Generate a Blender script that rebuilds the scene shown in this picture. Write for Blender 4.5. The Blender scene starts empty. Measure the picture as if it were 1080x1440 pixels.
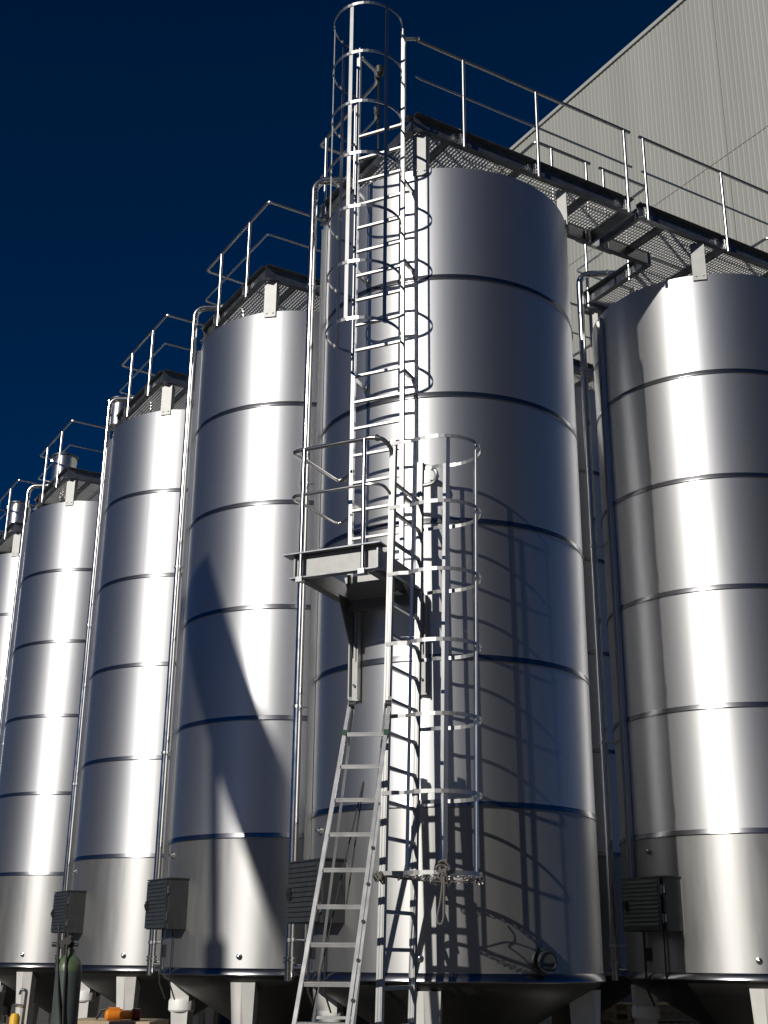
import bpy, bmesh, math, random
from mathutils import Vector, Matrix
random.seed(7)
PI = math.pi
scene = bpy.context.scene
COL = scene.collection
def R(d): return math.radians(d)

# ------------------------------------------------------------------ layout
GA = 30.963721706                      # azimuth of the grid's u axis
U = Vector((math.cos(R(GA)), math.sin(R(GA)), 0)); V = Vector((-math.sin(R(GA)), math.cos(R(GA)), 0))
DIA = 2.95; RAD = DIA / 2
PV, PU = 1.28602014 * DIA, 1.44150831 * DIA
CM = Vector((0.72043502, 13.05860623, 0))
CEN = {'M': CM, 'A3': CM + V * PV, 'A2': CM + V * PV * 2, 'A1': CM + V * (PV * 3 + 0.407871 * DIA)}
CEN['A0'] = CEN['A1'] + V * PV
CEN['R'] = CM + U * PU
for k in ('A3', 'A2', 'A1', 'A0'): CEN['B' + k[1]] = CEN[k] + U * PU
ZT, Z1, Z2, Z3, Z4, Z5, ZB = 9.878287, 8.488193, 7.098099, 5.708005, 4.317911, 2.936048, 1.41455

# ------------------------------------------------------------------ materials
def mat(name, col, rough=.5, metal=0., aniso=0., arot=0., nscale=0., namt=0., ramt=0., bump=0., bscale=40., stretch=(1, 1, 1), tangent=False, spec=None):
    m = bpy.data.materials.new(name); m.use_nodes = True
    nt = m.node_tree; b = nt.nodes['Principled BSDF']
    b.inputs['Base Color'].default_value = (*col, 1); b.inputs['Roughness'].default_value = rough
    b.inputs['Metallic'].default_value = metal
    b.inputs['Anisotropic'].default_value = aniso; b.inputs['Anisotropic Rotation'].default_value = arot
    if spec is not None: b.inputs['Specular IOR Level'].default_value = spec
    L = nt.links
    if tangent:
        t = nt.nodes.new('ShaderNodeTangent'); t.direction_type = 'RADIAL'; t.axis = 'Z'; L.new(t.outputs[0], b.inputs['Tangent'])
    if nscale or bump:
        tc = nt.nodes.new('ShaderNodeTexCoord'); mp = nt.nodes.new('ShaderNodeMapping'); mp.inputs['Scale'].default_value = stretch
        L.new(tc.outputs['Object'], mp.inputs['Vector'])
        oi = nt.nodes.new('ShaderNodeObjectInfo'); ad = nt.nodes.new('ShaderNodeVectorMath'); ad.operation = 'ADD'
        sc = nt.nodes.new('ShaderNodeVectorMath'); sc.operation = 'SCALE'; sc.inputs[0].default_value = (37, 61, 13)
        L.new(oi.outputs['Random'], sc.inputs['Scale']); L.new(mp.outputs[0], ad.inputs[0]); L.new(sc.outputs[0], ad.inputs[1])
    if nscale:
        n = nt.nodes.new('ShaderNodeTexNoise'); n.inputs['Scale'].default_value = nscale; n.inputs['Detail'].default_value = 5
        L.new(ad.outputs[0], n.inputs['Vector'])
        if namt:
            r = nt.nodes.new('ShaderNodeMapRange'); r.inputs['From Min'].default_value = .3; r.inputs['From Max'].default_value = .7
            r.inputs['To Min'].default_value = 1 - namt; r.inputs['To Max'].default_value = 1 + namt
            L.new(n.outputs['Fac'], r.inputs['Value'])
            x = nt.nodes.new('ShaderNodeVectorMath'); x.operation = 'SCALE'; x.inputs[0].default_value = col
            L.new(r.outputs[0], x.inputs['Scale']); L.new(x.outputs[0], b.inputs['Base Color'])
        if ramt:
            r = nt.nodes.new('ShaderNodeMapRange'); r.inputs['From Min'].default_value = .3; r.inputs['From Max'].default_value = .7
            r.inputs['To Min'].default_value = rough - ramt; r.inputs['To Max'].default_value = rough + ramt
            L.new(n.outputs['Fac'], r.inputs['Value']); L.new(r.outputs[0], b.inputs['Roughness'])
    if bump:
        n2 = nt.nodes.new('ShaderNodeTexNoise'); n2.inputs['Scale'].default_value = bscale; n2.inputs['Detail'].default_value = 3
        L.new(ad.outputs[0], n2.inputs['Vector'])
        bp = nt.nodes.new('ShaderNodeBump'); bp.inputs['Strength'].default_value = 1; bp.inputs['Distance'].default_value = bump
        L.new(n2.outputs['Fac'], bp.inputs['Height']); L.new(bp.outputs[0], b.inputs['Normal'])
    return m

M_SHELL = mat('brushed_stainless', (.62, .63, .65), .42, 1, .93, .25, 3.0, .04, .02, .0017, 1.3, (2.2, 2.2, .35), tangent=True)
def mix_in(m, amount, col, rough, metal=1., aniso=0., arot=.25):
    """adds a second, broader reflection lobe to a metal"""
    nt = m.node_tree; b = nt.nodes['Principled BSDF']; out = nt.nodes['Material Output']
    c = nt.nodes.new('ShaderNodeBsdfPrincipled'); c.inputs['Base Color'].default_value = (*col, 1); c.inputs['Roughness'].default_value = rough; c.inputs['Metallic'].default_value = metal
    c.inputs['Anisotropic'].default_value = aniso; c.inputs['Anisotropic Rotation'].default_value = arot
    for l in list(b.inputs['Normal'].links): nt.links.new(l.from_socket, c.inputs['Normal'])
    for l in list(b.inputs['Tangent'].links): nt.links.new(l.from_socket, c.inputs['Tangent'])
    x = nt.nodes.new('ShaderNodeMixShader'); x.inputs[0].default_value = amount
    nt.links.new(b.outputs[0], x.inputs[1]); nt.links.new(c.outputs[0], x.inputs[2]); nt.links.new(x.outputs[0], out.inputs[0])
mix_in(M_SHELL, .60, (.74, .745, .755), .545, aniso=.62)
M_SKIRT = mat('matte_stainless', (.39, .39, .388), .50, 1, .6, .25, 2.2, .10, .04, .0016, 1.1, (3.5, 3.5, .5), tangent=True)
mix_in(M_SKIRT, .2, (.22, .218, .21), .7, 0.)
M_BAND = mat('bead_stainless', (.27, .27, .285), .24, 1)
M_POL = mat('polished_stainless', (.58, .57, .55), .20, 1, nscale=6, ramt=.03)
M_SAT = mat('satin_stainless', (.60, .60, .59), .30, 1, nscale=5, ramt=.012)
M_ALU = mat('aluminium', (.38, .38, .372), .44, .85, nscale=9, ramt=.02, namt=.03)
M_GALV = mat('galvanised_steel', (.50, .50, .49), .50, .75, nscale=25, namt=.14, ramt=.06)
M_GRATE = mat('grating_steel', (.62, .62, .60), .5, .35, nscale=25, namt=.1)
M_POT = mat('pot_stainless', (.60, .60, .60), .40, 1, .6, .25, tangent=True)
M_HOOP = mat('hoop_steel', (.40, .40, .395), .42, .8, nscale=9, namt=.05)
M_LAD = mat('ladder_aluminium', (.62, .62, .61), .36, .9, nscale=9, ramt=.03, namt=.04)
M_BEAM = mat('dull_beam_steel', (.17, .17, .175), .55, .7, nscale=12, namt=.1)
M_FASC = mat('fascia_steel', (.24, .25, .265), .38, .9, nscale=9, namt=.12, ramt=.05)
M_PANEL = mat('panel_steel', (.35, .35, .34), .55, .45, nscale=12, namt=.05)
M_LEG = mat('leg_grey_steel', (.56, .555, .53), .62, 0, nscale=5, namt=.07)
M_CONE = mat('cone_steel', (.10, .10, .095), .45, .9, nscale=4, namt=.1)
M_CAB = mat('cabinet_steel', (.085, .092, .092), .45, .7, nscale=12, namt=.1, ramt=.05)
M_DARK = mat('dark_metal', (.05, .05, .05), .45, .6)
M_RUB = mat('black_rubber', (.018, .018, .018), .55)
M_CLAD = mat('cladding_paint', (.30, .304, .28), .55, 0, nscale=1.2, namt=.07, stretch=(1, 1, .06))
M_TRIM = mat('trim_paint', (.36, .37, .35), .5, 0)
M_JOINT = mat('cladding_joint', (.15, .155, .14), .6, 0)
M_GND = mat('concrete_yard', (.085, .081, .074), .85, 0, nscale=.6, namt=.22, bump=.004, bscale=25)
M_TAR = mat('dark_backdrop', (.05, .048, .045), .85, 0, nscale=1.5, namt=.2)  # near-black, for the added walls that deepen shade and reflections
M_BACKDROP = mat('backdrop_cladding', (.20, .19, .17), .6, 0, nscale=.5, namt=.1)  # for the unseen buildings added to darken reflections
M_GAS = mat('gas_green_grey', (.055, .07, .066), .42, .0, nscale=10, namt=.12)
M_GASTOP = mat('gas_shoulder_green', (.075, .11, .055), .4, .0, nscale=10, namt=.12)
M_BRASS = mat('brass', (.45, .33, .14), .35, 1)
M_ORANGE = mat('orange_paint', (.72, .22, .015), .45, 0, nscale=14, namt=.14)
M_YELLOW = mat('yellow_paint', (.70, .40, .02), .5, 0, nscale=12, namt=.12)
M_RED = mat('dark_red_paint', (.16, .015, .012), .5, 0)
M_WOOD = mat('pallet_timber', (.42, .33, .22), .8, 0, nscale=9, namt=.25, stretch=(1, 8, 8))
M_WHITE = mat('white_plastic', (.75, .75, .73), .5, 0)
M_GREEN = mat('green_plastic', (.01, .06, .025), .5, 0)
M_ROPE = mat('rope_fibre', (.13, .12, .11), .9, 0)
M_CHAIN = mat('chain_steel', (.22, .21, .21), .42, .8)

# ------------------------------------------------------------------ mesh builder
class MB:
    def __init__(s): s.v = []; s.f = []; s.sm = []
    def add(s, vs, fs, smooth=False):
        o = len(s.v); s.v += [tuple(v) for v in vs]; s.f += [tuple(i + o for i in f) for f in fs]; s.sm += [smooth] * len(fs); return s
    def box(s, c, d, rz=0., m=None):
        x, y, z = d[0] / 2, d[1] / 2, d[2] / 2
        vs = [Vector((a * x, b * y, e * z)) for a in (-1, 1) for b in (-1, 1) for e in (-1, 1)]
        M_ = Matrix.Rotation(rz, 3, 'Z') if m is None else m
        vs = [M_ @ v + Vector(c) for v in vs]
        return s.add(vs, [(0, 1, 3, 2), (4, 6, 7, 5), (0, 4, 5, 1), (2, 3, 7, 6), (0, 2, 6, 4), (1, 5, 7, 3)])
    def bx(s, a, b):
        return s.box([(p + q) / 2 for p, q in zip(a, b)], [abs(q - p) for p, q in zip(a, b)])
    def beam(s, p, q, w, h, up=(0, 0, 1)):
        p, q = Vector(p), Vector(q); d = q - p; L = d.length; d.normalize()
        side = d.cross(Vector(up)); 
        if side.length < 1e-4: side = d.cross(Vector((1, 0, 0)))
        side.normalize(); u = side.cross(d)
        m = Matrix((d, side, u)).transposed()
        return s.box((p + q) / 2, (L, w, h), m=m)
    def tube(s, pts, r, n=10, closed=False, cap=True, r2=None):
        P = [Vector(p) for p in pts]; k = len(P); rings = []
        ref = None
        for i, p in enumerate(P):
            a = P[i - 1] if (i > 0 or closed) else None; b = P[(i + 1) % k] if (i < k - 1 or closed) else None
            d1 = (p - a).normalized() if a is not None else None; d2 = (b - p).normalized() if b is not None else None
            t = ((d1 or d2) + (d2 or d1)).normalized()
            sc = 1.
            if d1 and d2: sc = 1 / max(.5, d1.dot(t))
            if ref is None:
                ref = Vector((0, 0, 1)) if abs(t.z) < .9 else Vector((1, 0, 0))
            x = (ref - t * ref.dot(t)).normalized(); y = t.cross(x); ref = x
            rr = r if r2 is None else r + (r2 - r) * i / (k - 1)
            rings.append([p + (x * math.cos(2 * PI * j / n) + y * math.sin(2 * PI * j / n)) * rr * (sc if i not in (0, k - 1) or closed else 1) for j in range(n)])
        vs = [v for g in rings for v in g]; fs = []
        for i in range(k if closed else k - 1):
            a = i * n; b = ((i + 1) % k) * n
            for j in range(n): fs.append((a + j, a + (j + 1) % n, b + (j + 1) % n, b + j))
        s.add(vs, fs, True)
        if cap and not closed:
            o = len(s.v) - len(vs)
            s.f.append(tuple(o + j for j in range(n - 1, -1, -1))); s.sm.append(False)
            s.f.append(tuple(o + (k - 1) * n + j for j in range(n))); s.sm.append(False)
        return s
    def bar(s, pts, w, h, closed=False):
        """flat bar: h vertical, w in plan, following a path lying roughly level"""
        P = [Vector(p) for p in pts]; k = len(P); vs = []; fs = []
        for i, p in enumerate(P):
            a = P[max(0, i - 1)]; b = P[min(k - 1, i + 1)]
            if closed: a = P[i - 1]; b = P[(i + 1) % k]
            t = (b - a); t.z = 0; t.normalize(); nn = Vector((-t.y, t.x, 0))
            for e, g in ((-1, -1), (1, -1), (1, 1), (-1, 1)): vs.append(p + nn * w / 2 * e + Vector((0, 0, h / 2 * g)))
        for i in range(k if closed else k - 1):
            a, b = i * 4, ((i + 1) % k) * 4
            for j in range(4): fs.append((a + j, a + (j + 1) % 4, b + (j + 1) % 4, b + j))
        if not closed: fs += [(3, 2, 1, 0), (k * 4 - 4, k * 4 - 3, k * 4 - 2, k * 4 - 1)]
        return s.add(vs, fs)
    def lathe(s, prof, n=32, c=(0, 0, 0), smooth=True, cap=False, m=None):
        vs = []; fs = []; c = Vector(c)
        for r, z in prof:
            for j in range(n):
                a = 2 * PI * j / n; v = Vector((r * math.cos(a), r * math.sin(a), z)); vs.append((m @ v if m else v) + c)
        for i in range(len(prof) - 1):
            for j in range(n):
                fs.append((i * n + j, i * n + (j + 1) % n, (i + 1) * n + (j + 1) % n, (i + 1) * n + j))
        s.add(vs, fs, smooth)
        if cap:
            o = len(s.v) - len(vs)
            s.f.append(tuple(o + j for j in range(n - 1, -1, -1))); s.sm.append(False)
            s.f.append(tuple(o + (len(prof) - 1) * n + j for j in range(n))); s.sm.append(False)
        return s
    def disc(s, p, axis, prof, n=20):
        """lathe about an arbitrary axis through p; prof = (radius, distance along axis)"""
        q = Vector((0, 0, 1)).rotation_difference(Vector(axis).normalized()).to_matrix()
        return s.lathe(prof, n, p, True, True, q)
    def prism(s, poly, lo, hi, plane='xy'):
        def P(a, b, t): return {'xy': (a, b, t), 'xz': (a, t, b), 'yz': (t, a, b)}[plane]
        k = len(poly); vs = [P(a, b, lo) for a, b in poly] + [P(a, b, hi) for a, b in poly]
        fs = [tuple(range(k - 1, -1, -1)), tuple(range(k, 2 * k))] + [(i, (i + 1) % k, (i + 1) % k + k, i + k) for i in range(k)]
        return s.add(vs, fs)
    def build(s, name, m, parent=None, angle=35):
        me = bpy.data.meshes.new(name); me.from_pydata(s.v, [], s.f)
        me.polygons.foreach_set('use_smooth', s.sm)
        bm = bmesh.new(); bm.from_mesh(me); bmesh.ops.recalc_face_normals(bm, faces=bm.faces); bm.to_mesh(me); bm.free()
        if any(s.sm): me.set_sharp_from_angle(angle=R(angle))
        me.materials.append(m)
        o = bpy.data.objects.new(name, me); COL.objects.link(o)
        if parent is not None: o.parent = parent
        return o

def tag(o, label=None, cat=None, group=None, kind=None):
    if label: o['label'] = label
    if cat: o['category'] = cat
    if group: o['group'] = group
    if kind: o['kind'] = kind
    return o
def empty(name, loc, rz, label, cat, group=None):
    o = bpy.data.objects.new(name, None); COL.objects.link(o); o.empty_display_size = .2
    o.location = loc; o.rotation_euler = (0, 0, rz); return tag(o, label, cat, group)
def kids(o): return [c for c in bpy.data.objects if c.parent == o]
def copy_tree(o, parent=None):
    c = o.copy(); COL.objects.link(c); c.parent = parent
    for ch in kids(o): copy_tree(ch, c)
    return c
def pol(r, az, z): return Vector((r * math.cos(R(az)), r * math.sin(R(az)), z))
def arc(c, r, a0, a1, n, z): return [Vector((c[0] + r * math.cos(R(a0 + (a1 - a0) * i / n)), c[1] + r * math.sin(R(a0 + (a1 - a0) * i / n)), z)) for i in range(n + 1)]

# ------------------------------------------------------------------ setting
g = MB()
S_ = 3000
g.add([(-S_, -S_, 0), (S_, -S_, 0), (S_, S_, 0), (-S_, S_, 0)], [(0, 1, 2, 3)])
tag(g.build('ground', M_GND), kind='structure')

# ------------------------------------------------------------------ silos (local frame: x = u, y = v)
def az_l(world): return world - GA
def make_silo():
    root = empty('silo', (0, 0, 0), R(GA), 'x', 'silo', 'stainless steel silos standing in rows')
    zs = [ZT, Z1, Z2, Z3, Z4, Z5]
    b = MB(); b.lathe([(RAD, Z5), (RAD, Z4), (RAD, Z3), (RAD, Z2), (RAD, Z1), (RAD, ZT - .012), (RAD - .004, ZT), (RAD - .02, ZT)], 160)
    b.build('shell', M_SHELL, root)
    for (zl, zh), az_ in zip(((Z5, Z4), (Z4, Z3), (Z3, Z2), (Z2, Z1), (Z1, ZT)), (70, 100, 40, 249, 85)):
        b = MB(); a = az_l(az_); b.box(pol(RAD - .001, a, (zl + zh) / 2), (.0034, .005, zh - zl - .06), R(a)); b.build('weld_seam', M_SKIRT, root)
    b = MB(); b.lathe([(RAD + .002, ZB + .05), (RAD + .002, Z5)], 160); b.build('skirt', M_SKIRT, root)
    for z in zs[1:]:
        b = MB()
        b.lathe([(RAD - .002, z + .034), (RAD + .002, z + .033), (RAD + .013, z - .019), (RAD + .0135, z - .024), (RAD + .011, z - .028), (RAD - .002, z - .029)], 160)
        b.build('seam_band', M_BAND, root, 60)
    b = MB(); b.lathe([(RAD, ZB + .062), (RAD + .004, ZB + .06), (RAD + .026, ZB - .005), (RAD + .027, ZB - .012), (RAD + .02, ZB - .02), (RAD - .02, ZB - .022)], 160)
    b.build('base_rim', M_BAND, root, 60)
    b = MB(); b.lathe([(RAD - .015, ZB - .018), (RAD - .05, ZB - .07), (RAD - .25, ZB - .17), (.18, .62), (.17, .45), (.12, .42)], 64); b.build('cone', M_CONE, root)
    b = MB(); b.disc((0, 0, .30), (0, 0, 1), [(.10, 0), (.10, .12), (.19, .12), (.19, .15), (.10, .15), (.10, .2)]); b.build('outlet', M_POL, root)
    b = MB(); b.lathe([(RAD - .02, ZT - .005), (RAD - .10, ZT + .02), (.3, ZT + .13), (.3, ZT + .2), (.02, ZT + .2)], 64); b.build('roof', M_SKIRT, root)
    for k in range(4):
        a = az_l(256.5) + 90 * k; m = Matrix.Rotation(R(a), 3, 'Z')
        b = MB()
        def ring(w, d, r0, z): return [m @ Vector(p) for p in ((r0, 0, z), (r0 - .05, w / 2, z), (r0 - d, w / 2 * .8, z), (r0 - d, -w / 2 * .8, z), (r0 - .05, -w / 2, z))]
        vs = ring(.295, .30, RAD - .03, 1.325) + ring(.15, .17, RAD - .10, .03)
        b.add(vs, [(0, 1, 2, 3, 4), (9, 8, 7, 6, 5)] + [(i, (i + 1) % 5, (i + 1) % 5 + 5, i + 5) for i in range(5)])
        b.box(pol(RAD - .17, a, .015), (.3, .3, .03), R(a))
        lg = b.build('leg', M_LEG, root)
        if k == 3:
            b = MB(); b.disc(pol(RAD - .19, a, .95), (0, 0, 1), [(.15, 0), (.165, .02), (.165, .12), (.15, .15), (.12, .155)], 20); b.build('collar', M_WHITE, lg)
        b = MB(); b.box(pol(RAD + .016, a, (ZT - .09 + 10.33) / 2), (.014, .17, 10.33 - ZT + .09), R(a))
        for s_ in (-1, 1): b.box(m @ Vector((RAD - .045, s_ * .079, (ZT + .02 + 10.325) / 2)), (.11, .012, 10.325 - ZT - .02), R(a))
        for s_ in (-1, 1): b.disc(pol(RAD + .022, a, ZT - .03) + m @ Vector((0, s_ * .045, 0)), m @ Vector((1, 0, 0)), [(.014, 0), (.014, .012)], 8)
        b.build('roof_bracket', M_PANEL, root)
    # cable duct
    a = az_l(194.5); m = Matrix.Rotation(R(a), 3, 'Z')
    b = MB(); z0, z1 = 2.46, ZT - .08; hz = (z0 + z1) / 2
    b.box(m @ Vector((RAD + .012, 0, hz)), (.012, .095, z1 - z0), R(a))
    for s_ in (-1, 1): b.box(m @ Vector((RAD + .03, s_ * .05, hz)), (.05, .006, z1 - z0), R(a))
    b.build('cable_duct', M_SAT, root)
    # cabinet, facing -u
    b = MB(); b.bx((-1.665, -.35, 1.90), (-1.36, .35, 2.46)); b.bx((-1.685, -.365, 2.46), (-1.36, .365, 2.475))
    cab = b.build('cabinet', M_CAB, root)
    b = MB(); b.bx((-1.69, -.29, 1.91), (-1.668, .345, 2.45))
    for i in range(11):
        z = 1.955 + i * .045
        b.prism([(-1.69, z), (-1.704, z + .004), (-1.69, z + .032)], -.25, .31, 'xz')
    d = b.build('louvre_door', M_CAB, cab)
    b = MB(); b.bx((-1.72, .24, 2.12), (-1.705, .30, 2.22)); b.bx((-1.735, .255, 2.15), (-1.72, .285, 2.19)); b.build('latch', M_DARK, cab)
    for z in (2.03, 2.33):
        b = MB(); b.bx((-1.685, -.345, z - .04), (-1.668, -.295, z + .04)); b.tube([(-1.69, -.318, z - .05), (-1.69, -.318, z + .05)], .011, 8); b.build('hinge', M_POL, cab)
    for v_, d_ in ((.22, .013), (-.10, .009)):
        b = MB(); b.tube([(-1.50, v_, 1.91), (-1.50, v_, 1.30), (-1.42, v_ * .9, 1.12)], d_, 8); b.build('conduit', M_DARK, cab)
    b = MB(); p = pol(RAD, az_l(208), 2.76); b.disc(p, pol(1, az_l(208), 0), [(.03, 0), (.03, .03), (.018, .035), (.018, .06)]); b.build('sampling_tap', M_POL, root)
    b = MB(); p = pol(RAD, az_l(255.5), 1.60); b.disc(p, pol(1, az_l(255.5), 0), [(.034, -.01), (.034, .012), (.022, .016), (.022, .035), (.010, .042)]); b.build('sampling_tap', M_POL, root)
    a = az_l(203); b = MB(); b.box(pol(RAD + .008, a, 1.66), (.016, .13, .14), R(a)); b.build('nameplate', M_DARK, root)
    return root
LAB = {
 'M': 'tall stainless steel silo carrying the caged ladders, nearest of all the silos',
 'A3': 'stainless steel silo crossed by a dark slanting shadow, left of the laddered silo',
 'A2': 'unshadowed stainless steel silo, second to the left of the laddered silo',
 'A1': 'stainless steel silo rising behind the gas cylinder in the left row',
 'A0': 'stainless steel silo at the far left edge, farthest of the front row',
 'R': 'stainless steel silo at the right edge under the long gangway, left third in shade',
 'B3': 'back-row silo glimpsed in the dark gap left of the right-hand silo',
 'B2': 'back-row silo hidden but for its legs behind the shadow-crossed silo',
 'B1': 'back-row silo glimpsed only by its underside behind the unshadowed second silo',
 'B0': 'farthest back-row silo, only its underside glimpsed at lower left'}
proto = make_silo(); SILO = {}
for i, k in enumerate(('M', 'A3', 'A2', 'A1', 'A0', 'R', 'B3', 'B2', 'B1', 'B0')):
    o = proto if i == 0 else copy_tree(proto)
    o.location = CEN[k]; o['label'] = LAB[k]; SILO[k] = o
# manway only on the laddered silo
a = az_l(300); b = MB(); p = pol(RAD - .01, a, 1.575); ax = pol(1, a, 0)
b.disc(p, ax, [(.115, 0), (.115, .03), (.085, .035), (.08, .07), (.098, .075), (.098, .10), (.085, .10), (.08, .085), (.02, .08)], 32)
b.build('manway', M_CAB, SILO['M'])

# ------------------------------------------------------------------ riser pipes
def make_riser():
    root = empty('riser_pipe', (0, 0, 0), R(GA), 'x', 'pipe', 'chrome riser pipes beside the silos')
    a = az_l(178); r = RAD + .15; e = pol(1, a, 0)
    ztop = 10.76; bend = .16
    P = [e * r + Vector((0, 0, 1.39)), e * r + Vector((0, 0, ztop - bend))]
    for i in range(1, 7):
        t = PI / 2 * i / 6; P.append(e * (r - bend + bend * math.cos(t)) + Vector((0, 0, ztop - bend + bend * math.sin(t))))
    P += [e * (r - .62) + Vector((0, 0, ztop))]
    for i in range(1, 7):
        t = PI / 2 * i / 6; P.append(e * (r - .62 - .12 * math.sin(t)) + Vector((0, 0, ztop - .12 + .12 * math.cos(t))))
    P.append(e * (r - .74) + Vector((0, 0, ZT + .03)))
    b = MB(); b.tube(P, .047, 20); b.build('pipe', M_POL, root)
    b = MB(); b.disc(e * (r - .40) + Vector((0, 0, ztop)), e, [(.058, -.012), (.058, .012)], 20); b.build('flange', M_SAT, root)
    for z in (1.76, 4.12, 6.68, 9.25):
        b = MB(); b.disc(e * r + Vector((0, 0, z)), (0, 0, 1), [(.056, -.016), (.056, .016)], 20); b.tube([e * (r - .05) + Vector((0, 0, z)), e * (RAD - .03) + Vector((0, 0, z))], .011, 8)
        b.tube([e * (r - .12) + Vector((0, 0, z)), pol(RAD + .01, az_l(192), z)], .009, 8); b.build('clamp', M_SAT, root)
    b = MB(); c = e * r
    b.disc(c + Vector((0, 0, 1.57)), (0, 0, 1), [(.065, -.03), (.065, -.01), (.052, -.01), (.052, .01), (.065, .01), (.065, .03)], 20)
    b.disc(c + Vector((0, 0, 1.40)), (0, 0, 1), [(.02, -.03), (.05, -.025), (.052, .14)], 20); b.tube([c + Vector((0, 0, 1.50)), e * (RAD - .02) + Vector((0, 0, 1.50))], .034, 14)
    for s_ in (-1, 1): b.disc(c + Vector((0, 0, 1.57)) + pol(.055, a + 90 * s_, 0), pol(1, a + 90 * s_, 0), [(.016, 0), (.016, .035)], 10)
    b.build('coupling', M_POL, root)
    return root
pp = make_riser()
LP = {'M': 'chrome riser pipe on the laddered silo, passing behind the small platform',
 'A3': 'chrome riser pipe left of the silo crossed by the slanting shadow',
 'A2': 'chrome riser pipe left of the unshadowed second silo, ending above the gas cylinder',
 'A1': 'chrome riser pipe left of the silo standing behind the gas cylinder',
 'A0': 'chrome riser pipe against the far left silo',
 'R': 'chrome riser pipe in the dark gap left of the right-hand silo'}
for i, k in enumerate(LP):
    o = pp if i == 0 else copy_tree(pp); o.location = CEN[k]; o['label'] = LP[k]

# ------------------------------------------------------------------ roof gangways (local frame u,v)
ZD0, ZD1 = 10.33, 10.547; ZR = 11.51; ZM = 10.987
def cbeam(b, p, q, out, lo=ZD0, hi=ZD1, fl=.07, t=.009):
    """channel beam from p to q (xy), web with flanges to the 'out' side"""
    p, q, out = Vector((*p, 0)), Vector((*q, 0)), Vector((*out, 0))
    hz = Vector((0, 0, (lo + hi) / 2))
    b.beam(p + hz, q + hz, t, hi - lo)
    for z in (lo + t / 2, hi - t / 2):
        off = out * (fl / 2 + t / 2 + .0005) + Vector((0, 0, z)); b.beam(p + off, q + off, fl, t)
def fil(pts, r=.06, n=4):
    """round the corners of a polyline"""
    P = [Vector(p) for p in pts]; out = [P[0]]
    for i in range(1, len(P) - 1):
        a, c, e = P[i - 1], P[i], P[i + 1]; d1 = (a - c); d2 = (e - c); rr = min(r, d1.length / 2, d2.length / 2)
        s, f = c + d1.normalized() * rr, c + d2.normalized() * rr
        for k in range(n + 1):
            t = k / n; out.append(s * (1 - t) ** 2 + c * 2 * t * (1 - t) + f * t * t)
    return out + [P[-1]]
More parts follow.
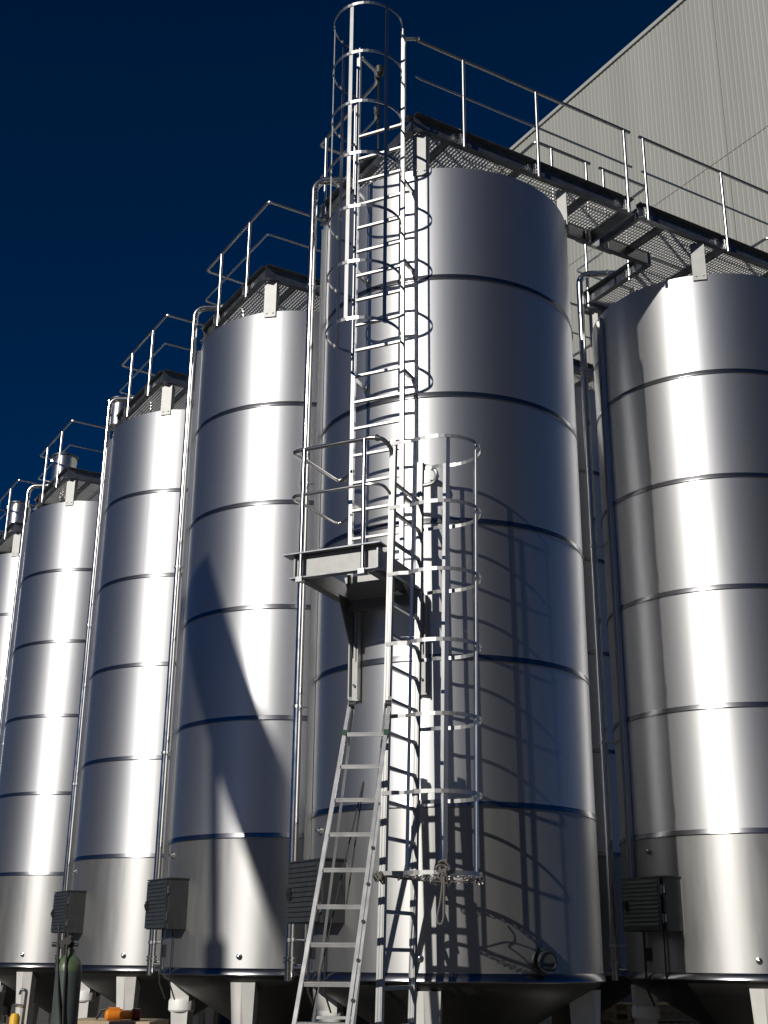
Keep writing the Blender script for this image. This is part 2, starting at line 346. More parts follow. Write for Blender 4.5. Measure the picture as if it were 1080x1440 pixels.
def gangway(key, left, right, label, ladder=False, group='roof gangways above the silos'):
    root = empty('roof_gangway', CEN[key], R(GA), label, 'gangway', group)
    v0, v1, vb = -1.145, -.36, 1.07
    ul = -2.07 if left else -1.14; ur = 2.08
    sq0, sq1 = -1.14, 1.12
    vf = v0
    # fascia beams
    b = MB(); cbeam(b, (ul, vf + .07), (ur, vf + .07), (0, -1)); b.build('fascia', M_FASC, root)
    b = MB(); cbeam(b, (sq1, v1), (ur, v1), (0, 1)); b.build('fascia', M_FASC, root)
    if left:
        b = MB(); cbeam(b, (ul, v1), (-1.24, v1), (0, 1)); b.build('fascia', M_FASC, root)
    if left:
        b = MB(); cbeam(b, (sq0 - .02, v1 + .02), (sq0 - .02, vb), (-1, 0)); b.build('fascia', M_FASC, root)
    if not left:
        b = MB(); cbeam(b, (sq0 + .02, vf + .085 if not ladder else -.30), (sq0 + .02, vb), (-1, 0)); b.build('fascia', M_FASC, root)
    b = MB(); cbeam(b, (sq0, vb), (sq1, vb), (0, 1)); b.build('fascia', M_FASC, root)
    b = MB(); cbeam(b, (sq1, v1 + .01), (sq1, vb - .01), (1, 0)); b.build('fascia', M_FASC, root)
    if ladder:
        b = MB(); cbeam(b, (sq0 + .02, vf + .085), (sq0 + .02, -.95), (-1, 0)); b.build('fascia', M_FASC, root)
        b = MB(); b.bx((sq0 + .03, -.95, ZD1 - .07), (sq0 + .036, -.30, ZD1 - .02)); b.build('deck_edge', M_SAT, root)
    # joists
    b = MB(); u = ul + .52
    while u < ur:
        if sq0 < u < sq1: b.bx((u - .016, vf + .08, ZD0 + .06), (u + .016, vb - .01, ZD0 + .17))
        else: b.bx((u - .016, vf + .08, ZD0 + .06), (u + .016, v1 - .01, ZD0 + .17))
        u += 1.03
    for uu in (ul + .02, ur - .02): b.bx((uu - .02, vf + .08, ZD0 + .003), (uu + .02, (v1 if uu > sq1 or left else -.5) - .01, ZD1 - .05))
    b.build('joist', M_FASC, root)
    # grating: bearing bars along v, cross rods along u
    b = MB(); zt = ZD1 - .03; u = ul + .03
    while u < ur - .02:
        e = (vb - .02) if sq0 < u < sq1 else v1 - .012
        lo_ = vf + .085
        b.bx((u - .0025, lo_, zt - .034), (u + .0025, e, zt)); u += .046
    v = vf + .11
    while v < vb - .02:
        x0, x1 = (ul, ur) if v < v1 else (sq0, sq1)
        b.tube([(x0 + .02, v, zt - .022), (x1 - .02, v, zt - .022)], .0075, 4); v += .055
    b.build('grating', M_GRATE, root)
    # railings: outer
    def rail(path, posts, foot):
        top = MB(); top.tube(fil([(p[0], p[1], p[2] if len(p) > 2 else ZR) for p in path]), .021, 10)
        r_ = top.build('railing', M_SAT, root)
        mid = MB(); mid.tube(fil([(p[0], p[1], ZM) for p in path if len(p) == 2]), .014, 8); mid.build('mid_rail', M_SAT, r_)
        for x, y in posts:
            p = MB(); p.tube([(x, y, ZD0 - .04), (x, y, ZR)], .021, 12)
            dx, dy = (0, .035) if abs(y) > abs(x) or True else (0, 0)
            p.box((x + foot[0] * .03, y + foot[1] * .03, ZD0 + .06), (.05, .05, .012)); p.box((x - .045, y + .02, ZD0 + .07), (.03, .012, .14)); p.build('post', M_SAT, r_)
    yo = vf - .035
    if ladder:
        rail([(-1.315, -1.12, 11.50), (-1.18, yo - .01), (-1.13, yo), (ur - .03, yo)], [(-.52, yo), (.55, yo), (1.95, yo)], (0, 1))
        rail([(-1.58, -.64, 11.46), (-1.30, -.48), (-1.18, -.30), (-1.18, vb + .06), (-.5, vb + .06)], [(-1.18, .2), (-1.18, .95)], (1, 0))
    elif left:
        rail([(ul + .03, yo), (ur - .03, yo)], [(-1.98, yo), (-.60, yo), (.75, yo), (1.95, yo)], (0, 1))
        rail([(ul + .03, v1 - .045), (-1.20, v1 - .045), (-1.20, vb + .06), (-.5, vb + .06)], [(-1.98, v1 - .045), (-1.20, .05), (-1.20, .90)], (0, 1))
    else:
        rail([(-.52, vb - .03), (-1.185, vb - .08), (-1.185, yo), (ur - .03, yo)], [(-1.185, -.56), (-1.185, .42), (-.2, yo), (.9, yo), (1.95, yo)], (1, 0))
    rail([(sq1 + .03, vb), (sq1 + .03, v1 - .045), (ur - .03, v1 - .045)], [(1.40, v1 - .045), (1.98, v1 - .045)], (0, 1))
    return root
GW = {}
GW['M'] = gangway('M', False, True, 'grating gangway on the laddered silo, handrail beginning at the ladder top', ladder=True)
gangway('R', True, True, 'grating gangway over the right-hand silo, running off the right edge of the photo')
gangway('A3', False, True, 'railed grating platform on top of the silo crossed by the slanting shadow')
gangway('A2', False, True, 'railed grating platform on the unshadowed second silo, beside the slim filter pot')
gangway('A1', False, True, 'railed grating platform on the silo behind the gas cylinder, in front of a filter pot')
gangway('A0', False, True, 'railed grating platform on the far left silo, cut by the photo edge')
gangway('B3', True, True, 'dark back-row gangway seen in the gap left of the right-hand silo')
# chain across the ladder opening, with its post
b = MB(); b.tube([(-1.175, -.36, ZD1 - .03), (-1.175, -.36, ZR + .12)], .014, 8)
b.disc((-1.175, -.36, ZR + .06), (0, 0, 1), [(.03, 0), (.055, .03), (.055, .12), (.03, .15)], 12)
for i in range(22): b.disc((-1.20, -.39, ZR - .02 - i * .036), (0, 0, 1), [(.012, 0), (.017, .010), (.012, .02)], 6)
b.build('chain_post', M_DARK, GW['M'])

# ------------------------------------------------------------------ ladders (local frame: x = tangent, y = towards the silo, -y = outwards)
LA = -25.4
def ladder_root(name, label, cat, group=None): return empty(name, CM, R(LA), label, cat, group)
# upper caged ladder
up = ladder_root('caged_ladder', 'upper caged ladder on the silo front, from small platform to roof', 'ladder', 'caged ladders on the tall silo')
LX, LN, HW = -.069, 1.709, .262
for s_, zt_ in ((-1, 11.42), (1, 11.50)):
    b = MB(); x = LX + s_ * (HW + .02); b.box((x, -LN, (5.05 + zt_) / 2), (.040, .042, zt_ - 5.05)); b.build('stile', M_SAT, up)
b = MB()
for s_, zt_ in ((-1, 11.42), (1, 11.50)): b.box((LX + s_ * (HW + .012), -LN, zt_ + .07), (.014, .03, .14))
b.build('stile_cap', M_SAT, up)
z = 8.8315
zs = [z + .3 * k for k in range(-12, 6)]
for z in zs:
    b = MB(); b.box((LX, -LN, z), (HW * 2, .036, .010)); b.box((LX, -LN - .0165, z - .009), (HW * 2, .003, .016)); b.box((LX, -LN + .0165, z - .009), (HW * 2, .003, .016)); b.build('rung', M_SAT, up)
for z in (5.9, 7.3, 8.6, 9.6):
    for s_ in (-1, 1):
        b = MB(); x = LX + s_ * (HW + .02); yy = -math.sqrt(RAD ** 2 - x * x); b.box((x, (-LN + .02 + yy) / 2, z), (.03, abs(-LN + .02 - yy) + .004, .05)); b.build('wall_bracket', M_SAT, up)
CR = .385; CC = (LX, -2.06)
hz = [7.58 + .652 * k for k in range(7)]
def hoop_path(z, cx, cy, r, x0, x1, y0, n=22):
    A = arc((cx, cy), r, 158, 382, n, z)
    return [Vector((x0, y0, z)), Vector((x0 - .012, y0 - .06, z))] + A + [Vector((x1 + .012, y0 - .06, z)), Vector((x1, y0, z))]
for z in hz:
    A = [Vector((LX - HW - .035, -LN - .015, z)), Vector((LX - HW - .03, -LN - .09, z))] + arc(CC, CR, 150, 390, 26, z) + [Vector((LX + HW + .03, -LN - .09, z)), Vector((LX + HW + .035, -LN - .015, z))]
    b = MB(); b.bar(A, .007, .034); b.build('hoop', M_SAT, up)
for a_ in (163, 200, 268, 330):
    p = pol(CR - .010, a_, 0); w = .05 if a_ == 266 else .042
    b = MB(); b.box((CC[0] + p.x, CC[1] + p.y, (hz[0] + hz[-1]) / 2), (.007, w, hz[-1] - hz[0] + .04), R(a_)); b.build('cage_bar', M_SAT, up)

# lower caged ladder (its rungs point at the silo); leans a little outwards at its foot
lo = ladder_root('caged_ladder', 'lower caged ladder from ground to small platform, chain wound round its cage foot', 'ladder', 'caged ladders on the tall silo')
def nn(z): return 2.345 + .042 * (4.33 - z)
def nf(z): return 1.757 + .042 * (4.33 - z)
LXX = .39
for f_, zt_, off in ((nn, 6.24, .025), (nf, 6.25, -.025)):
    b = MB(); b.beam((LXX, -f_(0) - off, 0), (LXX, -f_(zt_) - off, zt_), .056, .05, up=(0, 1, 0))
    # grooves of the extruded profile
    for gx in (-.012, .014): b.beam((LXX + gx, -f_(0) - off - .0275, 0), (LXX + gx, -f_(zt_) - off - .0275, zt_), .010, .006, up=(0, 1, 0))
    b.build('stile', M_ALU, lo)
z = 4.33 - .2965 * 14
z0_ = z
while z < 6.1:
    b = MB(); b.beam((LXX, -nn(z), z), (LXX, -nf(z), z), .030, .028); b.beam((LXX + .003, -nn(z), z + .0155), (LXX + .003, -nf(z), z + .0155), .02, .004); b.build('rung', M_ALU, lo); z += .2965
lz = [2.26 + .656 * k for k in range(7)]
def cmid(z): return (nn(z) + nf(z)) / 2 + 0.0
LR = .375
for z in lz:
    c = (LXX + .36, -cmid(z))
    A = [Vector((LXX - .02, -nn(z) - .055, z)), Vector((LXX + .10, -nn(z) - .062, z))] + arc(c, LR, -118, 118, 26, z) + [Vector((LXX + .10, -nf(z) + .058, z)), Vector((LXX - .02, -nf(z) + .055, z))]
    b = MB(); b.bar(A, .006, .034); b.build('hoop', M_HOOP, lo)
for a_ in (-112, -58, -4, 52, 108):
    P = []
    for z in (lz[0] - .02, lz[-1] + .02):
        p = pol(LR - .010, a_, 0); P.append(Vector((LXX + .36 + p.x, -cmid(z) + p.y, z)))
    b = MB(); b.beam(P[0], P[1], .036, .007, up=pol(1, a_, 0)); b.build('cage_bar', M_SAT, lo)
# far stile's hooked handhold and feet
b = MB(); b.tube(fil([(LXX, -1.66, 6.2), (LXX + .02, -1.60, 6.24), (LXX + .16, -1.60, 6.16), (LXX + .14, -1.62, 6.02), (LXX, -1.66, 6.0)], .08), .02, 8); b.build('handhold', M_ALU, lo)

# chain and rope on the cage foot
z = lz[0]; c = (LXX + .36, -cmid(z))
ch = ladder_root('safety_chain', 'dark steel chain wound round the lowest hoop of the lower ladder cage', 'chain')
b = MB(); rnd = random.Random(3)
A = arc(c, LR + .012, -125, 120, 46, z - .03)
for i in range(len(A) - 1):
    p, q = A[i], A[i + 1]; p = p + Vector((0, 0, -.02 + .022 * math.sin(i * .55) + rnd.uniform(-.006, .006))); t = (q - p).normalized(); mid = (p + q) / 2
    s_ = Vector((0, 0, 1)) if i % 2 else t.cross(Vector((0, 0, 1)))
    L_ = []
    for k in range(10):
        a_ = 2 * PI * k / 10; L_.append(mid + t * .025 * math.cos(a_) + s_ * .012 * math.sin(a_))
    b.tube(L_, .0048, 5, closed=True)
lk = b.build('links', M_CHAIN, ch)
rp = ladder_root('rope', 'grey rope knotted on the cage foot with a loop hanging down', 'rope')
b = MB(); k0 = Vector(c + (z,)) + pol(LR + .02, -62, 0)
for j in range(5):
    q = k0 + Vector((rnd.uniform(-.03, .03), 0, rnd.uniform(-.04, .05)))
    pts = [q + Vector((.035 * math.cos(t_) * (1 + .3 * math.sin(3 * t_ + j)), .02 * math.sin(2 * t_ + j), .045 * math.sin(t_))) for t_ in [2 * PI * i / 14 for i in range(14)]]
    b.tube(pts, .009, 6, closed=True)
b.build('knot', M_ROPE, rp)
b = MB(); pts = [k0 + Vector((0, -.01, 0)), k0 + Vector((.004, -.012, -.10)), k0 + Vector((-.015, -.014, -.24)), k0 + Vector((-.045, -.014, -.35)), k0 + Vector((-.038, -.012, -.40)), k0 + Vector((-.005, -.014, -.405)), k0 + Vector((.012, -.014, -.36)), k0 + Vector((.016, -.014, -.22)), k0 + Vector((.022, -.012, -.08)), k0 + Vector((.012, -.01, 0))]
b.tube(fil(pts, .05, 4), .009, 6); b.build('loop', M_ROPE, rp)
b = MB(); A = [k0] + [Vector(c + (z,)) + pol(LR - .05 - .25 * math.sin(PI * t_), -62 + 130 * t_, -.05 - .02 * math.sin(4 * t_)) for t_ in [i / 10 for i in range(11)]]
b.tube(A, .008, 6)
A = [Vector((LXX + .02, -nn(z) - .05, z - .02)), Vector((LXX + .25, -nn(z) + .1, z - .05)), Vector(c + (z - .06,)) + Vector((.1, .1, 0)), Vector(c + (z - .02,)) + pol(LR, 10, 0)]
b.tube(fil(A, .1), .008, 6)
for t_ in range(8):
    q = Vector((LXX - .02, -nn(z) - .06, z)); pts = [q + Vector((.045 * math.cos(a_ + t_), -.01 + .05 * math.sin(a_), .03 * math.sin(a_ * 2 + t_) + (t_ - 4) * .008)) for a_ in [2 * PI * i / 12 for i in range(12)]]
    if t_ < 3: b.tube(pts, .008, 5, closed=True)
b.build('wrapping', M_ROPE, rp)

# ------------------------------------------------------------------ rest platform between the ladders
pf = ladder_root('rest_platform', 'small steel rest platform with guard rail between the upper and lower ladders', 'platform')
b = MB(); b.bx((-.575, -2.375, 4.965), (.265, -2.365, 5.175)); fas = b.build('front_panel', M_PANEL, pf)
b = MB(); b.bx((-.69, -2.46, 5.18), (.33, -2.30, 5.192)); b.bx((-.62, -2.44, 4.945), (.29, -2.36, 4.957)); b.bx((-.60, -2.40, 4.957), (-.585, -2.30, 5.18)); b.bx((.27, -2.40, 4.957), (.285, -2.30, 5.18))
b.build('front_frame', M_FASC, pf)
for x, o_ in ((-.55, -1), (.24, 1)):
    b = MB(); ye = -math.sqrt(RAD ** 2 - x * x) - .005
    b.bx((x - .005, -2.36, 4.945), (x + .005, ye, 5.165)); b.bx((x + min(0, -o_ * .075) - .0005, -2.355, 4.935), (x + max(0, -o_ * .075) + .0005, ye - .06, 4.944)); b.build('side_beam', M_BEAM, pf)
b = MB(); b.bx((.235 + .02, -2.30, 4.98), (.255 + .012, -1.62, 5.16)); b.build('side_panel', M_PANEL, pf)
b = MB(); b.bx((-.545, -2.30, 5.166), (.235, -1.78, 5.178)); b.build('deck', M_GALV, pf)
b = MB(); b.prism([(-.46, 5.165), (-.40, 4.93), (.02, 4.93), (.20, 5.0), (.20, 5.165)], -1.62, -1.608, 'xz'); b.bx((-.42, -1.66, 4.905), (.10, -1.60, 4.928))
b.build('back_plate', M_PANEL, pf)
b = MB(); b.bx((-.44, -1.68, 4.80), (.32, -1.60, 4.90)); b.build('cross_beam', M_BEAM, pf)
for x in (-.40, .33):
    yt = -math.sqrt(RAD ** 2 - x * x)
    b = MB(); b.bx((x - .045, yt - .05, 3.95), (x + .045, yt - .005, 4.93)); 
    for s_ in (-1, 1): b.bx((x + s_ * .045 - .006, yt - .10, 3.96), (x + s_ * .045 + .006, yt - .02, 4.92))
    br = b.build('wall_channel', M_PANEL, pf)
    b = MB(); b.prism([(yt - .10, 4.93), (-1.84 if x < 0 else -1.95, 4.93), (-1.82, 4.86), (yt - .10, 4.36)], x - .006, x + .006, 'yz'); b.build('gusset', M_BEAM, br)
    b = MB(); b.disc((x, yt - .06, 4.1), (0, -1, 0), [(.014, 0), (.014, .02)], 6); b.disc((x, yt - .06, 4.5), (0, -1, 0), [(.014, 0), (.014, .02)], 6); b.build('bolt', M_POL, br)
gr = MB(); gr.tube(fil([(-.335, -1.73, 6.25), (-.46, -1.60, 6.25), (-.60, -1.53, 6.25), (-.645, -2.43, 6.25), (.22, -2.43, 6.25), (.33, -2.40, 6.235), (.385, -2.33, 6.14), (.37, -2.30, 6.06)], .09, 5), .021, 12)
gr = gr.build('guard_rail', M_POL, pf)
b = MB(); b.tube(fil([(-.335, -1.73, 5.78), (-.46, -1.60, 5.78), (-.60, -1.53, 5.78), (-.645, -2.43, 5.78), (.22, -2.43, 5.78), (.33, -2.38, 5.77), (.38, -2.33, 5.68), (.37, -2.30, 5.62)], .09, 5), .015, 10); b.build('mid_rail', M_POL, gr)
for x in (-.505, .145):
    b = MB(); b.tube([(x, -2.43, 4.93), (x, -2.43, 6.25)], .021, 14); p_ = b.build('post', M_POL, gr)
    b = MB(); b.box((x, -2.44, 4.925), (.065, .06, .05)); b.build('post_foot', M_SAT, p_)

# ------------------------------------------------------------------ step ladder in front
st = empty('step_ladder', (0, 0, 0), 0, 'aluminium A-frame step ladder standing open in front of the lower caged ladder', 'step ladder')
ph = -.12; E1 = Vector((math.cos(ph), math.sin(ph), 0))
C0 = Vector((-.1836, 10.474, 3.110)); ST = Vector((-.0369, -.0723, -.2836)); W0, DW = .312, -.0022
W0 = .33
def sl(i, s_, off=0): return C0 + ST * i + E1 * s_ * ((W0 + .006 * i) / 2 + off)
iN = C0.z / .2836
for s_ in (-1, 1):
    b = MB(); b.beam(sl(-2.15, s_, .015), sl(iN, s_, .015), .030, .075, up=(0, -1, .25)); o = b.build('stile', M_LAD, st)
    b = MB(); b.beam(sl(-1.10, s_, .017) , sl(-.92, s_, .017), .036, .079, up=(0, -1, .25)); b.build('catch', M_GREEN, o)
    b = MB(); b.disc(sl(-1.95, s_, .0) - E1 * .02 + Vector((0, -.02, 0)), E1, [(.035, 0), (.035, .05)], 16); b.build('hinge', M_RUB, o)
for i in range(-1, 11):
    b = MB(); b.beam(sl(i, -1), sl(i, 1), .05, .033, up=(0, -.1, 1)); b.beam(sl(i, -1) + Vector((0, -.026, .008)), sl(i, 1) + Vector((0, -.026, .008)), .004, .006, up=(0, -.1, 1)); b.build('rung', M_LAD, st)
# inner extension stiles, seen as the second bright line on the right leg
b = MB(); b.beam(sl(1.2, 1, .048), sl(iN, 1, .050), .022, .062, up=(0, -1, .25)); o = b.build('extension_stile', M_LAD, st)
for i in range(2, 11):
    b = MB(); b.disc(sl(i + .4, 1, .034) + Vector((0, -.03, 0)), (0, -1, .2), [(.016, 0), (.016, .012)], 10); b.build('stop', M_RUB, o)
# rear section
T2 = sl(-2.0, 0); RS = Vector((-.03, .060, -.2836))
for s_ in (-1, 1):
    b = MB(); p = sl(-2.0, s_, -.02); b.beam(p, p + RS * (p.z / .2836) + E1 * s_ * .05, .022, .055, up=(0, -1, -.25)); b.build('rear_stile', M_LAD, st)
for i in (9, 11):
    p = sl(-2.0, 0) + RS * i; b = MB(); b.beam(p - E1 * .17, p + E1 * .17, .028, .024); b.build('rear_brace', M_LAD, st)
b = MB(); b.tube(fil([sl(0, 0) + Vector((.03, .02, -.12)), sl(3.2, 0) + Vector((-.02, .12, 0)), sl(7, -.5) + Vector((0, .14, 0)), sl(iN, -.6) + Vector((0, .2, .02))], .3), .006, 6)
b.tube([sl(0, .2) + Vector((0, .05, -.12)), sl(4, .3) + Vector((0, .2, 0))], .006, 6); b.build('cord', M_RUB, st)

# ------------------------------------------------------------------ roof filter pots
def pot(x, y, z, r, h, label, pole):
    root = empty('filter_pot', (x, y, z), R(GA), label, 'filter', 'steel filter pots above the left silos')
    b = MB(); b.lathe([(.06, -.14), (.07, -.10), (r * .98, 0), (r, .02), (r, h)], 32); b.build('body', M_POT, root)
    b = MB(); b.lathe([(r, h), (r + .035, h), (r + .035, h + .03), (r * .6, h + .09), (.02, h + .11)], 32); b.build('lid', M_CAB, root)
    for a_ in (20, 140, 260):
        b = MB(); p = pol(r + .03, a_, h + .01); b.box(p, (.05, .03, .11), R(a_)); b.build('clasp', M_POL, root)
    b = MB(); b.tube([(0, 0, -.12), (0, 0, -pole)], .035, 12)
    for k in range(int(pole / .55)): b.disc((0, 0, -.3 - k * .55), (0, 0, 1), [(.055, 0), (.055, .05)], 12)
    b.build('stem', M_POL, root)
    return root
q = CEN['A1'] + U * -.66 + V * .95; pot(q.x, q.y, 10.93, .25, .62, 'lidded steel filter pot on the roof of the silo behind the gas cylinder', 1.0)
q = CEN['A0'] + U * -.66 + V * .62; pot(q.x, q.y, 10.93, .25, .62, 'lidded steel filter pot at the far left edge of the photo', 1.0)
q = CEN['A2'] + U * -.80 + V * 2.02; fp = pot(q.x, q.y, 10.78, .19, .50, 'slim filter pot behind the bend of a riser pipe, left of the second silo', .3)
b = MB(); b.tube(fil([(0, 0, -.28), (0, 0, -.5), (-.16, .08, -.62), (-.16, .08, -10.7)], .1), .03, 10)
for k in range(16): b.disc((-.16, .08, -.85 - k * .13), (0, 0, 1), [(.03, 0), (.05, .02), (.05, .05), (.03, .07)], 10)
b.build('drop_tube', M_POL, fp)

# ------------------------------------------------------------------ gas cylinder and the clutter at the foot of the row
gc = empty('gas_cylinder', (-2.77, 11.7, 0), 0, 'tall green-grey gas cylinder with black hoses standing before the left silos', 'gas cylinder')
b = MB(); b.lathe([(.02, 0), (.105, 0), (.115, .02), (.115, 1.47)], 32); b.build('body', M_GAS, gc)
b = MB(); b.lathe([(.115, 1.47), (.113, 1.51), (.09, 1.565), (.05, 1.60), (.035, 1.62), (.035, 1.65)], 32); b.build('shoulder', M_GASTOP, gc)
b = MB(); b.disc((0, 0, 1.65), (0, 0, 1), [(.022, 0), (.022, .09)], 12); b.disc((0, -.02, 1.69), (1, 0, 0), [(.016, -.07), (.016, .07)], 10); b.disc((0, 0, 1.74), (0, 0, 1), [(.045, 0), (.045, .025)], 12); b.build('valve', M_DARK, gc)
b = MB(); b.disc((-.085, -.03, 1.69), (0, -1, 0), [(.04, -.02), (.04, .02)], 16); b.disc((-.02, -.05, 1.72), (0, -1, 0), [(.035, -.02), (.035, .02)], 16); b.disc((-.11, -.03, 1.69), (-1, 0, 0), [(.02, -.03), (.02, .05)], 12); b.build('regulator', M_DARK, gc)
b = MB(); b.tube(fil([(-.115, -.03, 1.86), (-.10, -.05, 1.64), (-.055, -.13, 1.35), (.0, -.135, 1.05), (.06, -.15, .6), (.2, -.2, .02)], .3, 6), .011, 8); b.build('hose', M_RUB, gc)
b = MB(); b.tube(fil([(-.02, -.07, 1.68), (.0, -.13, 1.5), (.01, -.128, 1.2), (.05, -.13, .7), (.3, -.15, .02)], .3, 6), .011, 8); b.build('hose', M_RUB, gc)

wb = empty('work_bench', (-2.49, 12.6, 0), R(-8), 'low timber-topped bench beside the gas cylinder', 'bench')
b = MB(); b.bx((-.42, -.3, .985), (.42, .3, 1.03)); b.build('top', M_WOOD, wb)
for x in (-.36, .36):
    for y in (-.25, .25):
        b = MB(); b.bx((x - .03, y - .03, 0), (x + .03, y + .03, .985)); b.build('leg', M_GALV, wb)
orm = empty('grinding_machine', (-2.44, 12.45, 1.03), R(20), 'small bright orange machine lying on the timber bench', 'machine')
b = MB(); b.disc((-.13, 0, .05), (1, 0, 0), [(.03, 0), (.05, .02), (.05, .15), (.04, .17), (.04, .25)], 20); b.box((-.05, 0, .09), (.10, .07, .05)); b.build('housing', M_ORANGE, orm)
b = MB(); b.disc((.12, 0, .05), (1, 0, 0), [(.05, 0), (.055, .01), (.055, .07), (.03, .08)], 20); b.build('head', M_RED, orm)
b = MB(); b.tube([(-.1, .0, .1), (-.16, .03, .09), (-.2, .05, .01)], .012, 8); b.build('handle', M_RUB, orm)
yp = empty('bollard', (-3.29, 12.0, 0), 0, 'yellow marker post at the lower left corner', 'bollard')
b = MB(); b.lathe([(.045, 0), (.045, 1.07), (.03, 1.10), (.005, 1.105)], 20); b.build('tube', M_YELLOW, yp)
b = MB(); b.lathe([(.0465, .78), (.0465, .90)], 20); b.build('stripe', M_RUB, yp)
cl = empty('pipe_clamp', (-3.25, 12.05, 1.1), 0, 'pale steel hook clamp hanging on a tripod just above the yellow post', 'clamp')
b = MB(); b.tube(fil([(0, 0, -1.1), (.02, .02, .05), (.03, 0, .2), (-.02, 0, .2)], .04), .014, 8); b.tube(fil([(-.02, 0, .2), (-.03, 0, .16)], .03), .012, 8); b.tube([(-.07, 0, .07), (.02, 0, .06)], .014, 8); b.build('hook', M_POL, cl)
# pallets far behind, in the sun
for k, (x, y, rz, lab) in enumerate(((4.9, 23.6, .5, 'sunlit timber pallet stack seen under the right-hand silos'), (3.6, 24.6, .35, 'second sunlit pallet stack seen between the dark legs'))):
    pr = empty('pallet_stack', (x, y, 0), rz, lab, 'pallets', 'pallet stacks beyond the silos')
    for j in range(6):
        b = MB(); z = j * .15
        for i in range(3): b.bx((-.6, -.45 + i * .4, z), (.6, -.35 + i * .4, z + .1))
        for i in range(7): b.bx((-.6 + i * .18, -.5, z + .1), (-.47 + i * .18, .5, z + .125))
        b.build('pallet', M_WOOD, pr)

# ------------------------------------------------------------------ warehouse behind (runs along v at u = 13)
WU = 13.; WZ = 25.86; WY0, WY1 = 1.5, 95.
wh = empty('warehouse', CM, R(GA), 'huge pale corrugated warehouse wall rising behind the gangway at upper right', 'building')
b = MB(); vs = []; fs = []; pitch = .155; y = WY0; prof = []
while y < WY1:
    prof += [(y, 0), (y + .09, 0), (y + .105, .0065), (y + .14, .0065)]; y += pitch
prof.append((y, 0)); ye = y
for (yy, d) in prof: vs += [(WU - d, yy, 0), (WU - d, yy, WZ - .12)]
fs = [(2 * i, 2 * i + 2, 2 * i + 3, 2 * i + 1) for i in range(len(prof) - 1)]
b.add(vs, fs); b.build('cladding', M_CLAD, wh)
b = MB(); b.bx((WU - .06, WY0 - .05, WZ - .12), (WU + .3, ye + .05, WZ)); b.build('roof_edge', M_TRIM, wh)
b = MB(); b.bx((WU + .03, WY0, 0), (WU + 40, WY0 + .2, WZ - .2)); b.bx((WU + .03, ye - .2, 0), (WU + 40, ye, WZ - .2)); b.build('end_wall', M_CLAD, wh)
b = MB(); b.bx((WU + .31, WY0, WZ - .3), (WU + 40, ye, WZ - .14)); b.build('roof', M_TRIM, wh)
b = MB(); b.bx((WU - .0105, WY0, 20.287), (WU - .008, ye, 20.30)); 
for y_ in (6.72, 6.72 + 18, 6.72 + 36): b.bx((WU - .0155, y_ - .007, 0), (WU - .011, y_ + .013, WZ - .13))
b.build('sheet_joint', M_JOINT, wh)

# ------------------------------------------------------------------ added shade wall behind the back row, dark buildings out of frame for reflections
bw = empty('shade_wall', CM, R(GA), 'dark low wall added behind the silo legs to deepen the shade', 'wall')
b = MB(); b.bx((6.3, 7, 0), (6.6, 48, 2.5)); b.build('wall', M_TAR, bw)
b = MB(); b.bx((6.25, 6.95, 2.5), (6.65, 48.05, 2.58)); b.build('coping', M_TAR, bw)
for x, y, sx, sy, h, lab in ((-6, -46, 70, 16, 9, 'long dark shed added behind the camera to darken the steel reflections'), (-58, 8, 16, 60, 8, 'dark shed added out of frame on the left to darken the steel reflections'), (34, -32, 36, 26, 19, 'tall dark block added at the right behind the camera to darken the reflections')):
    sh = empty('backdrop', (x, y, 0), 0, lab, 'backdrop'); ml = M_BACKDROP if h < 12 else M_TAR
    b = MB(); b.bx((-sx / 2, -sy / 2, 0), (sx / 2, sy / 2, h)); b.build('wall', ml, sh)
    b = MB()
    if sx > sy: b.prism([(-sy / 2 - .4, h), (sy / 2 + .4, h), (0, h + 2.2)], -sx / 2 - .4, sx / 2 + .4, 'yz')
    else: b.prism([(-sx / 2 - .4, h), (sx / 2 + .4, h), (0, h + 2.2)], -sy / 2 - .4, sy / 2 + .4, 'xz')
    b.build('roof', M_TAR, sh)

# ------------------------------------------------------------------ crane guessed from its shadow, added out of frame to shade one silo
SA = -124.5; SE = 25.
SD = Vector((math.cos(R(SA)), math.sin(R(SA)), 0)); SW = Vector((-SD.y, SD.x, 0))
def sp(w, z): return CEN['A3'] + SD * 18 + SW * w + Vector((0, 0, z))
cr = empty('shadow_crane', sp(5.7, 0), 0, 'yellow crane guessed from its shadow, added out of frame to shade a silo', 'crane')
cr.rotation_euler = (0, 0, 0); o_ = cr.location
def rel(w, z): return sp(w, z) - o_
b = MB(); tp, bt = rel(-.62, 14.0), rel(5.0, 1.45)
b.beam(tp, bt, .5, .72, up=SD.cross(bt - tp)); b.build('boom', M_YELLOW, cr)
b = MB(); b.tube([rel(-.05, 12.6), rel(.185, 9.45)], .075, 12); b.tube([rel(.185, 9.45), rel(.26, 8.2), rel(.60, 1.2)], .16, 12); b.build('jib_strut', M_GALV, cr)
b = MB(); b.box(rel(5.6, 1.05), (3.2, 2.0, .9)); b.box(rel(6.6, 2.0), (1.3, 1.9, 1.2)); b.build('chassis', M_YELLOW, cr)
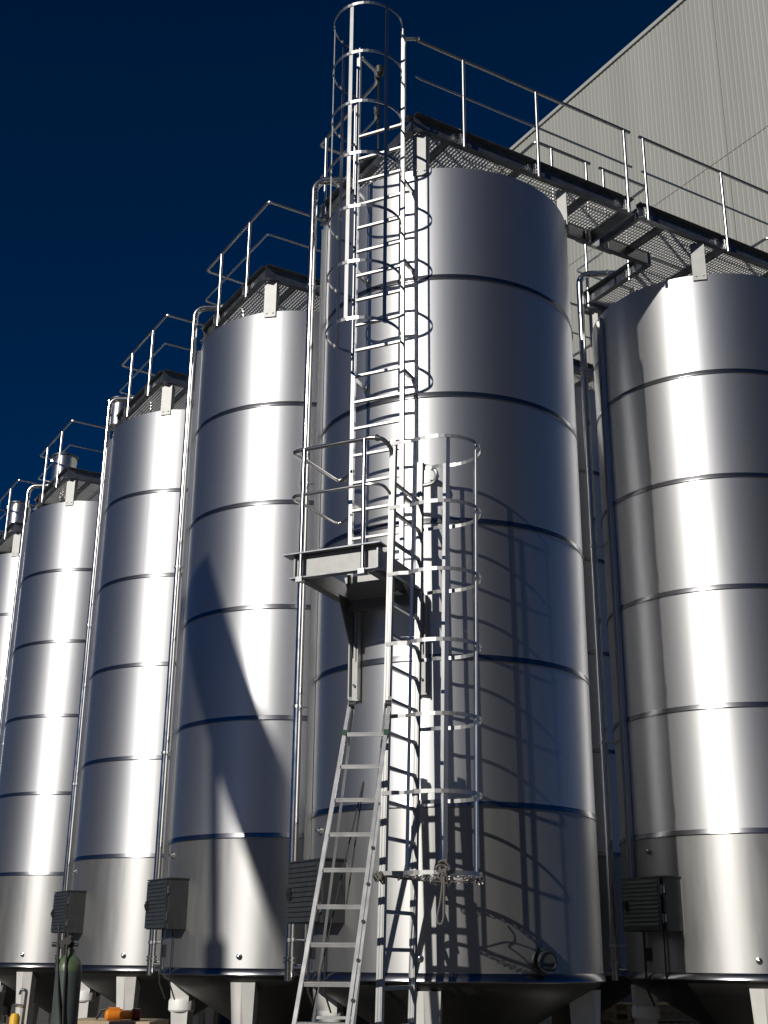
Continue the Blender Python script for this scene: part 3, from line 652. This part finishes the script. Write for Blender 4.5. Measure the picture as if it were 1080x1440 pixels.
for dx in (-1.0, .2, 1.2):
    for dy in (-.95, .95):
        b = MB(); b.disc(rel(5.6, .45) + Vector((dx, dy, 0)), (0, 1, 0), [(.45, -.15), (.45, .15)], 20); b.build('wheel', M_RUB, cr)

# ------------------------------------------------------------------ camera, sun, sky
cam = bpy.data.cameras.new('camera'); co = bpy.data.objects.new('camera', cam); COL.objects.link(co)
th, ro = 0.347286557, 0.00838654773
cx = Vector((1, 0, 0)); fw = Vector((0, math.cos(th), math.sin(th))); u_ = cx.cross(fw)
c_, s_ = math.cos(ro), math.sin(ro)
xr = cx * c_ + u_ * s_; yu = cx * -s_ + u_ * c_
m = Matrix((xr, yu, -fw)).transposed().to_4x4(); m.translation = Vector((0, 0, 1.6)); co.matrix_world = m
cam.sensor_fit = 'VERTICAL'; cam.sensor_height = 24; cam.lens = 24 * 1732.03344 / 1440; cam.clip_end = 8000; cam.clip_start = .1
scene.camera = co

sd = Vector((math.cos(R(SA)) * math.cos(R(SE)), math.sin(R(SA)) * math.cos(R(SE)), math.sin(R(SE))))
sun = bpy.data.lights.new('sun', 'SUN'); so = bpy.data.objects.new('sun', sun); COL.objects.link(so)
sun.energy = 4.6; sun.angle = R(.53); sun.color = (1, .955, .88); so.rotation_euler = sd.to_track_quat('Z', 'Y').to_euler()
w = bpy.data.worlds.new('World'); scene.world = w; w.use_nodes = True; nt = w.node_tree
bg = nt.nodes['Background']; sk = nt.nodes.new('ShaderNodeTexSky'); sk.sky_type = 'NISHITA'; sk.sun_disc = False
sk.sun_elevation = R(SE); sk.sun_rotation = R(90 - SA); sk.altitude = 6000; sk.air_density = .62; sk.dust_density = 0; sk.ozone_density = 6
hs = nt.nodes.new('ShaderNodeHueSaturation'); hs.inputs['Saturation'].default_value = 1.26
nt.links.new(sk.outputs[0], hs.inputs['Color']); nt.links.new(hs.outputs[0], bg.inputs['Color']); bg.inputs['Strength'].default_value = .05
scene.view_settings.view_transform = 'Standard'; scene.view_settings.look = 'None'; scene.view_settings.exposure = -.3; scene.view_settings.gamma = 1
scene.cycles.max_bounces = 10; scene.cycles.glossy_bounces = 6; scene.cycles.sample_clamp_indirect = 6
